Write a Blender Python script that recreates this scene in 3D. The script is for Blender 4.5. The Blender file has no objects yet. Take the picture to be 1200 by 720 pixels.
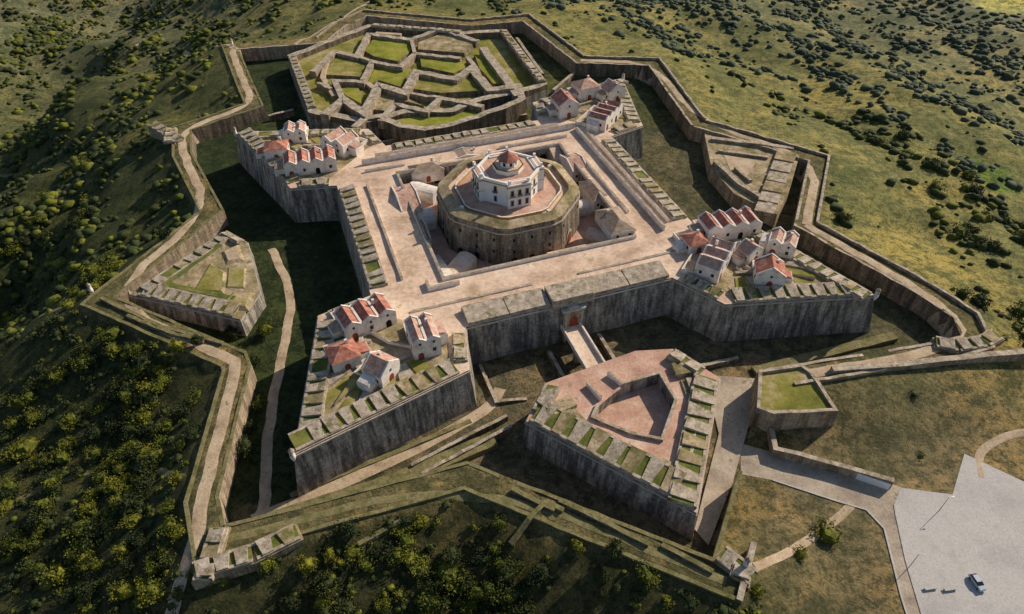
import bpy, bmesh, math, random
import numpy as np
from mathutils import Vector, Matrix, noise
from mathutils.geometry import delaunay_2d_cdt, tessellate_polygon
from mathutils.bvhtree import BVHTree
R=random.Random(7)
scene=bpy.context.scene
# ---------------------------------------------------------------- survey frame
FX=820.0; TH=math.radians(42); HC=145.0
ST,CT=math.sin(TH),math.cos(TH)
def P(u,v,z=0.0):
    x=(u-600)/FX; y=(v-360)/FX
    dn=ST+y*CT; fw=CT-y*ST
    k=(HC-z)/dn
    return (x*k, fw*k)
CX,CY=-1.2,218.0
AN=math.radians(19.5); E1=(math.cos(AN),math.sin(AN)); E2=(-math.sin(AN),math.cos(AN))
def L(a,b): return (CX+a*E1[0]+b*E2[0], CY+a*E1[1]+b*E2[1])
def LL(lst): return [L(a,b) for a,b in lst]
def PP(lst,z): return [P(u,v,z) for u,v in lst]
# ---------------------------------------------------------------- materials
def nt(name):
    m=bpy.data.materials.new(name); m.use_nodes=True
    t=m.node_tree; b=t.nodes['Principled BSDF']; b.inputs['Specular IOR Level'].default_value=0.2
    return m,t,b
def ramp(t,fac,stops):
    r=t.nodes.new('ShaderNodeValToRGB'); e=r.color_ramp.elements
    while len(e)<len(stops): e.new(0.5)
    for i,(p,c) in enumerate(stops):
        e[i].position=p; e[i].color=(*c,1) if len(c)==3 else c
    t.links.new(fac,r.inputs[0]); return r.outputs[0]
def noi(t,vec,scale,detail=6,rough=.6,mapscale=None):
    if mapscale:
        mp=t.nodes.new('ShaderNodeMapping'); mp.inputs['Scale'].default_value=mapscale
        t.links.new(vec,mp.inputs[0]); vec=mp.outputs[0]
    n=t.nodes.new('ShaderNodeTexNoise'); n.inputs['Scale'].default_value=scale
    n.inputs['Detail'].default_value=detail; n.inputs['Roughness'].default_value=rough
    t.links.new(vec,n.inputs['Vector']); return n.outputs[0]
def mix(t,fac,a,b,mode='MIX'):
    m=t.nodes.new('ShaderNodeMix'); m.data_type='RGBA'; m.blend_type=mode
    for s,i in ((fac,0),(a,6),(b,7)):
        if hasattr(s,'links'): t.links.new(s,m.inputs[i])
        elif isinstance(s,(int,float)): m.inputs[i].default_value=s
        else: m.inputs[i].default_value=(*s,1)
    return m.outputs[2]
def bump(t,b,h,st=.4,d=.3):
    n=t.nodes.new('ShaderNodeBump'); n.inputs['Strength'].default_value=st; n.inputs['Distance'].default_value=d
    t.links.new(h,n.inputs['Height']); t.links.new(n.outputs[0],b.inputs['Normal'])
def pos(t): return t.nodes.new('ShaderNodeNewGeometry').outputs['Position']
def ground(name,c1,c2,c3,s1=.12,s2=1.2,rough=.95,bs=.35,amt=.6,weeds=None,weeds2=None):
    m,t,b=nt(name); p=pos(t)
    a=noi(t,p,s1,8,.68); f=noi(t,p,s2,6,.7)
    col=ramp(t,a,[(.32,c1),(.5,c2),(.68,c3)])
    d=ramp(t,f,[(.3,(.4,.4,.4)),(.55,(1,1,1)),(.75,(1.25,1.25,1.2))])
    col=mix(t,amt,col,d,'MULTIPLY')
    for wd in (weeds,weeds2):
        if wd:
            wn=noi(t,p,wd[0],8,.72); col=mix(t,ramp(t,wn,[(wd[1],(0,0,0)),(wd[1]+.07,(.85,.85,.85))]),col,wd[2])
    t.links.new(col,b.inputs['Base Color']); b.inputs['Roughness'].default_value=rough
    bump(t,b,f,bs,.3); return m
def stonewall(name,c1,c2,dark,st=.8):
    m,t,b=nt(name); p=pos(t)
    a=noi(t,p,.25,8,.7); s=noi(t,p,1.0,7,.7,(.5,.5,.06)); f=noi(t,p,2.2,5,.7); l=noi(t,p,.42,8,.75); s2=noi(t,p,1.0,6,.7,(1.6,1.6,.1))
    col=ramp(t,a,[(.35,c1),(.65,c2)])
    col=mix(t,ramp(t,l,[(.56,(0,0,0)),(.66,(.6,.6,.6))]),col,(.60,.56,.50))
    sm=ramp(t,s,[(.41,(0,0,0)),(.58,(1,1,1))])
    mm=t.nodes.new('ShaderNodeMath'); mm.operation='MULTIPLY'; mm.inputs[1].default_value=st
    t.links.new(sm,mm.inputs[0])
    col=mix(t,mm.outputs[0],col,dark)
    col=mix(t,ramp(t,s2,[(.54,(0,0,0)),(.66,(.7,.7,.7))]),col,dark)
    v=t.nodes.new('ShaderNodeTexVoronoi'); v.inputs['Scale'].default_value=.95
    mp=t.nodes.new('ShaderNodeMapping'); mp.inputs['Scale'].default_value=(1,1,1.9); t.links.new(p,mp.inputs[0]); t.links.new(mp.outputs[0],v.inputs['Vector'])
    bl=ramp(t,v.outputs['Color'],[(0,(.5,.5,.5)),(1,(1.3,1.27,1.2))])
    col=mix(t,.7,col,bl,'MULTIPLY')
    d=ramp(t,f,[(.3,(.4,.4,.4)),(.6,(1.05,1.05,1.05))]); col=mix(t,.7,col,d,'MULTIPLY')
    t.links.new(col,b.inputs['Base Color']); b.inputs['Roughness'].default_value=.92
    bump(t,b,f,.6,.3); return m
M={}
M['wall']=stonewall('weathered_rampart_stone',(.38,.34,.29),(.58,.53,.46),(.075,.07,.066),.82)
M['drum']=stonewall('grey_brown_keep_stone',(.31,.24,.175),(.47,.38,.29),(.09,.072,.052),.8)
M['walltan']=stonewall('tan_rubble_stone',(.41,.32,.22),(.58,.47,.34),(.13,.10,.07),.65)  # warmer, less stained tan variant of the wall stone
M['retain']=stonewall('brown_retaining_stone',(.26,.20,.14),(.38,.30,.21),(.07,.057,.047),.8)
M['coping']=ground('lichened_coping_stone',(.20,.16,.115),(.42,.355,.275),(.62,.54,.44),.45,2.5,amt=.75,weeds=(.33,.55,(.15,.14,.05)))
M['cordon']=ground('pale_cordon_stone',(.34,.30,.25),(.46,.41,.35),(.56,.51,.44),.8,3)
M['plaza']=ground('worn_earth_paving',(.42,.29,.20),(.70,.52,.39),(.82,.67,.52),.07,.7,amt=.5,bs=.25,weeds=(.11,.575,(.40,.30,.17)),weeds2=(.35,.64,(.22,.20,.09)))
M['pink']=ground('pink_brick_paving',(.40,.23,.17),(.56,.35,.26),(.68,.50,.39),.13,1.5,amt=.55,bs=.15,weeds=(.2,.60,(.28,.21,.12)))
M['bastop']=ground('grassy_earth_platform',(.12,.12,.035),(.33,.26,.15),(.60,.48,.34),.16,1.2,weeds=(.22,.55,(.12,.125,.03)))
M['grass']=ground('dry_green_grass',(.05,.075,.016),(.13,.15,.03),(.27,.24,.07),.15,1.5,weeds=(.3,.60,(.22,.17,.09)))
M['lawn']=ground('bright_lawn_grass',(.12,.145,.02),(.25,.26,.03),(.40,.34,.07),.1,1.3,weeds=(.2,.58,(.32,.23,.10)))
M['ruin']=ground('mixed_grass_and_earth_terrace',(.11,.125,.02),(.24,.22,.045),(.46,.36,.21),.09,1.0,weeds=(.16,.56,(.20,.22,.03)))
M['path']=ground('pale_dirt_track',(.28,.21,.14),(.48,.37,.25),(.62,.50,.36),.2,1.8,amt=.5,weeds=(.4,.58,(.14,.13,.045)))
M['bank']=ground('grassy_track_verge',(.09,.095,.03),(.20,.18,.08),(.36,.29,.18),.3,1.5,weeds=(.3,.55,(.08,.09,.025)))
M['road']=ground('pale_gravel_paving',(.36,.35,.33),(.48,.46,.44),(.55,.53,.50),.05,2.0,amt=.4,bs=.1,weeds=(.05,.56,(.40,.375,.34)),weeds2=(.15,.62,(.44,.42,.39)))
M['kerb']=ground('pale_kerb_stone',(.42,.40,.37),(.5,.48,.45),(.57,.55,.52),.5,3)
M['line']=ground('worn_white_marking_paint',(.5,.49,.47),(.58,.57,.55),(.64,.63,.61),.8,3)
M['plaster']=ground('aged_cream_plaster',(.52,.45,.38),(.78,.71,.64),(.84,.81,.76),.5,2.2,amt=.4,bs=.1)
M['white']=ground('clean_white_plaster',(.76,.74,.72),(.82,.81,.79),(.84,.83,.81),.5,3,amt=.12,bs=.05)
M['ochre']=ground('ochre_trim_paint',(.42,.28,.09),(.5,.34,.12),(.55,.4,.17),.5,3,amt=.3)
M['tile']=ground('faded_red_clay_tiles',(.26,.085,.06),(.43,.17,.12),(.57,.34,.26),.6,3.0,amt=.75,weeds=(.9,.60,(.50,.40,.32)))
M['tileb']=ground('bleached_pink_clay_tiles',(.34,.18,.135),(.52,.32,.25),(.66,.49,.40),.6,3.0,amt=.75,weeds=(.9,.60,(.52,.44,.36)))
M['greytile']=ground('greyed_clay_tiles',(.22,.16,.12),(.37,.28,.21),(.50,.40,.31),.6,3.5)
M['door']=ground('red_brown_door_paint',(.22,.045,.025),(.30,.065,.035),(.34,.09,.05),.8,3)
M['cobble']=ground('cobbled_lane',(.28,.23,.18),(.43,.36,.28),(.56,.48,.39),.15,2.5,amt=.6,weeds=(.3,.58,(.18,.15,.08)))
def plain(name,c,r=.6,metal=0):
    m,t,b=nt(name); p=pos(t); f=noi(t,p,3,4)
    col=mix(t,.4,c,ramp(t,f,[(.3,(.7,.7,.7)),(.7,(1.1,1.1,1.1))]),'MULTIPLY')
    t.links.new(col,b.inputs['Base Color']); b.inputs['Roughness'].default_value=r; b.inputs['Metallic'].default_value=metal
    return m
M['glass']=plain('dark_window_glass',(.03,.035,.045),.15)
M['dark']=plain('dark_opening',(.015,.013,.012),.9)
M['metal']=plain('grey_metal',(.18,.18,.19),.4,.7)
M['carpaint']=plain('pale_blue_grey_car_paint',(.42,.50,.58),.25)
M['tyre']=plain('black_rubber',(.02,.02,.02),.8)
M['lampglass']=plain('frosted_lamp_glass',(.7,.7,.68),.3)
M['redlight']=plain('red_light_lens',(.4,.02,.02),.3)
M['bark']=plain('rough_bark',(.09,.065,.045),.95)
def foliage(name,a,b_,c):
    m,t,b=nt(name); p=pos(t)
    oi=t.nodes.new('ShaderNodeObjectInfo')
    f=noi(t,p,.9,5,.7); g=noi(t,p,.06,3,.6)
    col=ramp(t,f,[(.3,a),(.52,b_),(.72,c)])
    col=mix(t,.6,col,ramp(t,oi.outputs['Random'],[(0,(.6,.7,.6)),(.5,(1,1,1)),(1,(1.45,1.25,.9))]),'MULTIPLY')
    col=mix(t,.7,col,ramp(t,g,[(.35,(.5,.58,.55)),(.65,(1.4,1.3,1.1))]),'MULTIPLY')
    t.links.new(col,b.inputs['Base Color']); b.inputs['Roughness'].default_value=.85
    return m
M['leafy']=foliage('yellow_green_foliage',(.035,.05,.008),(.115,.13,.018),(.24,.23,.03))
M['leafd']=foliage('dark_green_foliage',(.016,.027,.011),(.038,.054,.018),(.08,.092,.03))
M['leafo']=foliage('hazed_olive_grey_foliage',(.05,.068,.045),(.085,.105,.070),(.14,.16,.10))  # olive grey-green, paled and blued to carry distance haze in the colour
m,t,b=nt('scrubby_hillside'); p=pos(t)
at=t.nodes.new('ShaderNodeAttribute'); at.attribute_name='Col'
n1=noi(t,p,.022,8,.65); n2=noi(t,p,.16,8,.72); n3=noi(t,p,1.3,6,.75); n4=noi(t,p,.45,6,.8)
c=mix(t,.95,at.outputs['Color'],ramp(t,n1,[(.34,(.5,.62,.58)),(.5,(1,1,1)),(.66,(1.75,1.45,1.1))]),'MULTIPLY')
dk=mix(t,.95,at.outputs['Color'],(.28,.36,.34),'MULTIPLY')
c=mix(t,ramp(t,n2,[(.49,(0,0,0)),(.60,(.85,.85,.85))]),c,dk)
c=mix(t,ramp(t,n4,[(.50,(0,0,0)),(.57,(.85,.85,.85))]),c,dk)
lt=mix(t,1.0,at.outputs['Color'],(1.9,1.6,1.5),'MULTIPLY')
c=mix(t,ramp(t,n2,[(.32,(.75,.75,.75)),(.43,(0,0,0))]),c,lt)
c=mix(t,.85,c,ramp(t,n3,[(.3,(.35,.4,.35)),(.55,(1,1,1)),(.75,(1.45,1.4,1.2))]),'MULTIPLY')
t.links.new(c,b.inputs['Base Color']); b.inputs['Roughness'].default_value=.98
bump(t,b,n3,.9,.8); M['terrain']=m
# ---------------------------------------------------------------- object helpers
def top(o,label,cat,group=None):
    o['label']=label; o['category']=cat
    if group: o['group']=group
    return o
def link(o): scene.collection.objects.link(o); return o
def empty(name,loc,ang=0,label=None,cat=None,group=None):
    e=bpy.data.objects.new(name,None); e.location=loc; e.rotation_euler=(0,0,ang); e.empty_display_size=1
    link(e)
    if label: top(e,label,cat,group)
    return e
def mobj(name,verts,faces,mats,fm=None,parent=None,local=False,smooth=False):
    me=bpy.data.meshes.new(name)
    if parent is not None and not local:
        l=parent.location; verts=[(v[0]-l[0],v[1]-l[1],v[2]-l[2]) for v in verts]
    me.from_pydata([tuple(v) for v in verts],[],faces)
    for k in (mats if isinstance(mats,(list,tuple)) else [mats]): me.materials.append(M[k])
    if fm: me.polygons.foreach_set('material_index',fm)
    if smooth: me.polygons.foreach_set('use_smooth',[True]*len(me.polygons))
    me.update()
    o=bpy.data.objects.new(name,me); link(o)
    if parent is not None: o.parent=parent
    return o
def offset(poly,d,closed=True):
    n=len(poly); out=[]
    for i in range(n):
        p=poly[i]; a=poly[i-1] if (closed or i>0) else None; c=poly[(i+1)%n] if (closed or i<n-1) else None
        def nr(p,q):
            dx,dy=q[0]-p[0],q[1]-p[1]; l=math.hypot(dx,dy) or 1; return (dy/l,-dx/l)
        if a is None: nx,ny=nr(p,c); out.append((p[0]+nx*d,p[1]+ny*d)); continue
        if c is None: nx,ny=nr(a,p); out.append((p[0]+nx*d,p[1]+ny*d)); continue
        n1=nr(a,p); n2=nr(p,c); mx,my=n1[0]+n2[0],n1[1]+n2[1]; l=math.hypot(mx,my) or 1; mx/=l;my/=l
        k=max(.45,mx*n1[0]+my*n1[1]); out.append((p[0]+mx*d/k,p[1]+my*d/k))
    return out
def prism(name,poly,z0,z1,mside,mtop,parent=None,batter=0.0,hole=None,holez=None,local=False):
    n=len(poly); base=offset(poly,batter*(z1-z0)) if batter else poly
    V=[(x,y,z0) for x,y in base]+[(x,y,z1) for x,y in poly]
    Fc=[];fm=[]
    for i in range(n):
        j=(i+1)%n; Fc.append((i,j,n+j,n+i)); fm.append(0)
    loops=[[Vector((x,y,0)) for x,y in poly]]
    if hole:
        loops.append([Vector((x,y,0)) for x,y in hole]); k=len(V); h=len(hole)
        V+= [(x,y,z1) for x,y in hole]+[(x,y,holez) for x,y in hole]
        for i in range(h):
            j=(i+1)%h; Fc.append((k+i,k+j,k+h+j,k+h+i)); fm.append(0)
    idx=list(range(n,2*n))+(list(range(2*n,2*n+len(hole))) if hole else [])
    for tri in tessellate_polygon(loops):
        q=[idx[a] for a in tri]
        a,b_,c=[Vector(V[w]) for w in q]
        if (b_-a).cross(c-a).z<0: q=q[::-1]
        Fc.append(tuple(q)); fm.append(1)
    return mobj(name,V,Fc,[mside,mtop],fm,parent,local)
def strip(name,pts,o0,o1,z0,z1,mside,mtop,parent=None,closed=False,zf=None,sub=None,jz=.22):
    if sub:
        q=[]
        seq=pts+[pts[0]] if closed else pts
        for i in range(len(seq)-1):
            a,b_=seq[i],seq[i+1]; l=math.hypot(b_[0]-a[0],b_[1]-a[1]); k=max(1,int(l/sub))
            for s in range(k): q.append((a[0]+(b_[0]-a[0])*s/k,a[1]+(b_[1]-a[1])*s/k))
        if not closed: q.append(pts[-1])
        pts=q
    A=offset(pts,o0,closed); B=offset(pts,o1,closed); n=len(pts); V=[]
    for i in range(n):
        g=zf(*pts[i]) if zf else 0
        j=R.uniform(-jz,jz) if sub else 0
        V+=[(A[i][0],A[i][1],g+z0),(A[i][0],A[i][1],g+z1+j),(B[i][0],B[i][1],g+z1+j),(B[i][0],B[i][1],g+z0)]
    Fc=[];fm=[]
    for i in range(n if closed else n-1):
        a=4*i;c=4*((i+1)%n)
        Fc+=[(a,c,c+1,a+1),(a+1,c+1,c+2,a+2),(a+2,c+2,c+3,a+3)]; fm+=[0,1,0]
    if not closed:
        Fc+=[(0,1,2,3),(4*n-4,4*n-1,4*n-2,4*n-3)]; fm+=[0,0]
    return mobj(name,V,Fc,[mside,mtop],fm,parent)
def merlons(name,A,B,z,parent,T=5.2,pitch=4.0,hi=1.7,ho=.5,trim0=2.5,trim1=2.5,inset=.3,grass='grass',stone='coping'):
    dx,dy=B[0]-A[0],B[1]-A[1]; l=math.hypot(dx,dy); ux,uy=dx/l,dy/l; nx,ny=uy,-ux
    def W(s,o): return (A[0]+ux*s+nx*o,A[1]+uy*s+ny*o)
    s0,s1=trim0,l-trim1; V=[];Fc=[];fm=[]
    if s1-s0<3: return None
    def hexa(q,zb,zt,mt,ms=0):
        k=len(V)
        for (x,y),zz in zip(q,zb): V.append((x,y,zz))
        for (x,y),zz in zip(q,zt): V.append((x,y,zz))
        for f,mm in (((0,1,5,4),ms),((1,2,6,5),ms),((2,3,7,6),ms),((3,0,4,7),ms),((4,5,6,7),mt)):
            Fc.append(tuple(k+i for i in f)); fm.append(mm)
    hexa([W(s0,-inset),W(s1,-inset),W(s1,-inset-T),W(s0,-inset-T)][::-1],[z-.3]*4,[z+hi*.62,z+hi*.62,z+.45,z+.45],1)
    hexa([W(s0,-inset+.06),W(s1,-inset+.06),W(s1,-inset-.75),W(s0,-inset-.75)][::-1],[z-.3]*4,[z+.72,z+.72,z+.66,z+.66],0)
    hexa([W(s0,-inset-T+.7),W(s1,-inset-T+.7),W(s1,-inset-T-.06),W(s0,-inset-T-.06)][::-1],[z-.3]*4,[z+hi*.62+.1]*4,0)
    n=max(1,int((s1-s0)/pitch)); pt=(s1-s0)/n
    for i in range(n):
        if R.random()<.04: continue
        c=s0+(i+.5)*pt+R.uniform(-.15,.15); wi=pt*.40*R.uniform(.85,1.08); wo=pt*.29*R.uniform(.7,1.2); j=R.uniform(-.25,.1)
        q=[W(c-wi,-inset-T+.1+R.uniform(0,.5)),W(c+wi,-inset-T+.1+R.uniform(0,.5)),W(c+wo,-inset-.15),W(c-wo,-inset-.15)]
        mt=2 if R.random()<.25 else 0
        hexa(q,[z-.2]*4,[z+hi+j+R.uniform(-.1,.1),z+hi+j,z+ho+.45+j,z+ho+.45+j],mt)
    return mobj(name,V,Fc,[stone,grass,'bastop'],fm,parent)
def box(V,Fc,fm,cx,cy,z0,sx,sy,h,mi=0,tx=1,ty=1):
    k=len(V)
    for s,z in ((1,z0),(0,z0+h)):
        ax=sx/2*(1 if s else tx); ay=sy/2*(1 if s else ty)
        V+=[(cx-ax,cy-ay,z),(cx+ax,cy-ay,z),(cx+ax,cy+ay,z),(cx-ax,cy+ay,z)]
    for f in ((0,1,5,4),(1,2,6,5),(2,3,7,6),(3,0,4,7),(4,5,6,7),(3,2,1,0)): Fc.append(tuple(k+i for i in f)); fm.append(mi)
def boxobj(name,cx,cy,z0,sx,sy,h,mat,parent,tx=1,ty=1):
    V,Fc,fm=[],[],[]; box(V,Fc,fm,cx,cy,z0,sx,sy,h,0,tx,ty); return mobj(name,V,Fc,mat,fm,parent,True)
def arch(name,cx,y,z0,w,h,mat,parent,th=.12):
    pts=[(-w/2,0),(w/2,0)]
    for k in range(7):
        a=math.pi*k/6; pts.append((math.cos(a)*w/2,h-w/2+math.sin(a)*w/2))
    n=len(pts); V=[(cx+x,y-th,z0+z) for x,z in pts]+[(cx+x,y+.05,z0+z) for x,z in pts]
    Fc=[tuple(range(n))]+[(i,i+n,(i+1)%n+n,(i+1)%n) for i in range(n)]
    return mobj(name,V,Fc,mat,None,parent,True)
def ccw(p): 
    s=sum(p[i][0]*p[(i+1)%len(p)][1]-p[(i+1)%len(p)][0]*p[i][1] for i in range(len(p))); return p if s>0 else p[::-1]
def lerp(p,q,t_): return (p[0]+(q[0]-p[0])*t_,p[1]+(q[1]-p[1])*t_)
# ---------------------------------------------------------------- plan
DITCH_L=[(-107,-97),(-46,-99),(0,-144),(19.2,-125.2),(34.6,-110.2),(48,-97),(105,-105),(113,-105),(117,-98),(115,-86),(100,-38),(135,0),(104,44),(117,110),(82,126),(76,193),(45,196),(-10,232),(-24,221),(-40,199),(-86,205),(-82,160),(-79,130),(-112,116),(-112,95),(-101,44),(-137,3),(-98,-38),(-97,-44),(-108,-88)]
DITCH=LL(DITCH_L); CREST=offset(DITCH,8)
ROADPX=[(852,600),(862,525),(900,532),(985,556),(1050,566),(1130,533),(1215,575),(1290,640),(1290,800),(1080,800),(1050,690),(1030,612),(970,592),(905,572)]
ROAD=PP(ROADPX,-15)
CARPARK=ccw(PP([(1048,592),(1056,572),(1116,580),(1130,532),(1215,572),(1300,640),(1300,800),(1110,800),(1080,720),(1062,660)],-15))
LANE=ccw(PP([(868,520),(905,530),(985,556),(1046,568),(1056,571),(1048,600),(1064,660),(1082,720),(1112,800),(1088,800),(1056,700),(1036,620),(1015,598),(975,586),(905,563),(868,556)],-15))
def inside(X,Y,poly):
    X=np.asarray(X);Y=np.asarray(Y); r=np.zeros(X.shape,bool); n=len(poly)
    for i in range(n):
        x1,y1=poly[i];x2,y2=poly[(i+1)%n]
        if y1==y2: continue
        c=((y1>Y)!=(y2>Y))&(X<(x2-x1)*(Y-y1)/(y2-y1)+x1); r^=c
    return r
def pdist(X,Y,poly,closed=True):
    X=np.asarray(X,float);Y=np.asarray(Y,float); best=np.full(X.shape,1e9); n=len(poly)
    for i in range(n if closed else n-1):
        x1,y1=poly[i];x2,y2=poly[(i+1)%n]; dx,dy=x2-x1,y2-y1
        s=np.clip(((X-x1)*dx+(Y-y1)*dy)/(dx*dx+dy*dy+1e-9),0,1)
        best=np.minimum(best,np.hypot(X-x1-s*dx,Y-y1-s*dy))
    return best
rs=np.random.RandomState(11)
WV=[(rs.uniform(.6,1.8),rs.uniform(0,6.28),rs.uniform(0,6.28)) for _ in range(9)]
def snoise(X,Y,wl):
    s=0
    for f,a,ph in WV: s=s+np.sin((X*math.cos(a)+Y*math.sin(a))*f*6.283/wl+ph)/f**.8
    return s/4.5
KN=P(1085,488,-10)
def hgt(X,Y):
    X=np.asarray(X,float);Y=np.asarray(Y,float)
    rx,ry=X-CX,Y-CY; r=np.hypot(rx,ry)+1e-6; ux,uy=rx/r,ry/r
    Lw=np.maximum(-ux,0)**2;Rw=np.maximum(ux,0)**2;Bw=np.maximum(uy,0)**2;Fw=np.maximum(-uy,0)**2
    s=.62*Lw+.20*Rw+.17*Bw+.50*Fw; A=80*Lw+60*Rw+40*Bw+60*Fw
    d=np.where(inside(X,Y,CREST),0,pdist(X,Y,CREST))
    z=-8-A*(1-np.exp(-s*d/A))
    rp=np.clip(d/120,0,1); rp=rp*rp*(3-2*rp)
    z=z+rp*(snoise(X,Y,280)*26*(.25+Lw+.4*Bw)+snoise(X+90,Y,95)*4*(1+2.6*Lw))
    rp1=np.clip(d/45,0,1); z=z+rp1*Lw*snoise(X-40,Y+20,60)*4
    rp2=np.clip(d/30,0,1); z=z+rp2*snoise(X,Y+50,38)*1.4+rp2*snoise(X-20,Y,17)*.4
    z=z+rp2*5.5*np.exp(-((X-KN[0])**2+(Y-KN[1])**2)/(2*17**2))
    dr=np.where(inside(X,Y,ROAD),0,pdist(X,Y,ROAD)); w=np.clip(1-(dr-3)/20,0,1); w=w*w*(3-2*w)
    return z*(1-w)-15*w
# ---------------------------------------------------------------- terrain sheet
pts=[];edges=[]
def addring(poly,step):
    k0=len(pts);n=len(poly)
    for i in range(n):
        a,b_=poly[i],poly[(i+1)%n]; l=math.hypot(b_[0]-a[0],b_[1]-a[1]); k=max(1,int(l/step))
        for s in range(k): pts.append((a[0]+(b_[0]-a[0])*s/k,a[1]+(b_[1]-a[1])*s/k))
    m_=len(pts)-k0
    for i in range(m_): edges.append((k0+i,k0+(i+1)%m_))
addring(DITCH,5);addring(CREST,5)
def grid(x0,x1,y0,y1,st,ex=None):
    xs=np.arange(x0,x1+.1,st);ys=np.arange(y0,y1+.1,st); X,Y=np.meshgrid(xs,ys); X=X.ravel()+.01;Y=Y.ravel()+.01
    X=X+rs.uniform(-.2,.2,X.shape)*st*.6; Y=Y+rs.uniform(-.2,.2,Y.shape)*st*.6
    k=np.ones(X.shape,bool)
    if ex: k&=~((X>ex[0])&(X<ex[1])&(Y>ex[2])&(Y<ex[3]))
    return X[k],Y[k]
gx,gy=grid(-240,250,30,470,4.0); k=(pdist(gx,gy,DITCH)>1.5)&(pdist(gx,gy,CREST)>1.5); gx,gy=gx[k],gy[k]
g2=grid(-620,800,-140,1000,11,(-244,254,26,474)); g3=grid(-4000,4000,-3000,5000,160,(-640,820,-160,1020))
for a,b_ in ((gx,gy),g2,g3): pts+=list(zip(a.tolist(),b_.tolist()))
res=delaunay_2d_cdt([Vector(p_) for p_ in pts],edges,[],0,1e-5)
vv=np.array([(v.x,v.y) for v in res[0]]); ff=np.array([tuple(f) for f in res[2] if len(f)==3])
cen=vv[ff].mean(axis=1); ins=inside(cen[:,0],cen[:,1],DITCH)
zo=hgt(vv[:,0],vv[:,1]); zi=-15+.35*snoise(vv[:,0],vv[:,1],22)
n0=len(vv)
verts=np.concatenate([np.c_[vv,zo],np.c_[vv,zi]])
ff2=ff.copy(); ff2[ins]+=n0
me=bpy.data.meshes.new('terrain'); me.from_pydata(verts.tolist(),[],ff2.tolist()); me.materials.append(M['terrain'])
X,Y=vv[:,0],vv[:,1]; a_=(X-CX)*E1[0]+(Y-CY)*E1[1]; b2=(X-CX)*E2[0]+(Y-CY)*E2[1]
rx,ry=X-CX,Y-CY; r=np.hypot(rx,ry)+1e-6; ux,uy=rx/r,ry/r
Lw=np.maximum(-ux,0)**2;Rw=np.maximum(ux,0)**2;Bw=np.maximum(uy,0)**2;Fw=np.maximum(-uy,0)**2
def cc(c): return np.array(c)[None,:]
out=Lw[:,None]*cc((.072,.084,.028))+Fw[:,None]*cc((.085,.080,.032))+Rw[:,None]*cc((.27,.25,.085))+Bw[:,None]*cc((.25,.23,.075))  # vegetation tone per side; left and front darkened, slope shade put into colour
far_haze=np.clip((r-240)/320,0,1)[:,None]*(Rw+Bw)[:,None]; out=out*(1-.8*far_haze)+cc((.245,.245,.185))*.8*far_haze  # distance haze painted in: ground right and behind turns paler and greyer
dr=pdist(X,Y,ROAD); w=np.clip(1-dr/55,0,1)*np.clip((X-52)/14,0,1); w=w[:,None]; out=out*(1-w)+cc((.29,.225,.115))*w
dc=np.where(inside(X,Y,CREST),0,pdist(X,Y,CREST)); w=(dc<1)[:,None]; out=np.where(w,cc((.22,.18,.08)),out)
FIELD=PP([(1125,22),(1210,12),(1210,45),(1150,38)],-55); w=inside(X,Y,FIELD)[:,None]; out=np.where(w,cc((.62,.57,.18)),out)
fld=PP([(1118,215),(1160,225),(1180,250),(1150,262),(1118,235)],-35); w=inside(X,Y,fld)[:,None]; out=np.where(w,cc((.17,.24,.04)),out)
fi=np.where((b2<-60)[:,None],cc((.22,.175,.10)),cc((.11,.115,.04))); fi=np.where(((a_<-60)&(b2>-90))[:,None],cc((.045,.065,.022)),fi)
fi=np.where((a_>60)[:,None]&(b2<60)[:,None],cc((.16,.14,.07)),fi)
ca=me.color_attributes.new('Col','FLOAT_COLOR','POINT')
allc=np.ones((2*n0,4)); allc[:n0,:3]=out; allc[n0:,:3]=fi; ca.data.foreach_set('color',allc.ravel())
me.polygons.foreach_set('use_smooth',[True]*len(me.polygons)); me.update()
ter=bpy.data.objects.new('terrain',me); link(ter); ter['kind']='structure'
bvh=BVHTree.FromPolygons(verts.tolist(),ff2.tolist())
def gz(x,y):
    h=bvh.ray_cast(Vector((x,y,400)),Vector((0,0,-1))); return h[0].z if h[0] else float(hgt([x],[y])[0])
def PT(u,v):
    x=(u-600)/FX; y=(v-360)/FX; d=Vector((x,CT-y*ST,-(ST+y*CT))).normalized()
    h=bvh.ray_cast(Vector((0,0,HC)),d); return (h[0].x,h[0].y) if h[0] else P(u,v,-40)
def ribbon(name,pts,w,mat,lift=.12,step=1.5):
    for _ in range(2):
        q=[pts[0]]
        for i in range(len(pts)-1):
            a,b_=pts[i],pts[i+1]; q+=[(a[0]*.75+b_[0]*.25,a[1]*.75+b_[1]*.25),(a[0]*.25+b_[0]*.75,a[1]*.25+b_[1]*.75)]
        q.append(pts[-1]); pts=q
    q=[]
    for i in range(len(pts)-1):
        a,b_=pts[i],pts[i+1]; l=math.hypot(b_[0]-a[0],b_[1]-a[1]); k=max(1,int(l/step))
        for s in range(k): q.append((a[0]+(b_[0]-a[0])*s/k,a[1]+(b_[1]-a[1])*s/k))
    q.append(pts[-1]); V=[];Fc=[];nc=5
    rows=[offset(q,w*(j/(nc-1)-.5),False) for j in range(nc)]
    for i in range(len(q)):
        jit=.35*math.sin(i*.7)+.3*R.uniform(-1,1)
        for j in range(nc):
            x,y=rows[j][i]
            if j in(0,nc-1): x+=jit*.4; y+=jit*.4
            V.append((x,y,gz(x,y)+(lift if 0<j<nc-1 else lift*.5)))
    for i in range(len(q)-1):
        for j in range(nc-1): a=i*nc+j; Fc.append((a,a+1,a+nc+1,a+nc))
    o=mobj(name,V,Fc,mat); o['kind']='structure'; return o
LR=offset(DITCH,4.2)
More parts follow.
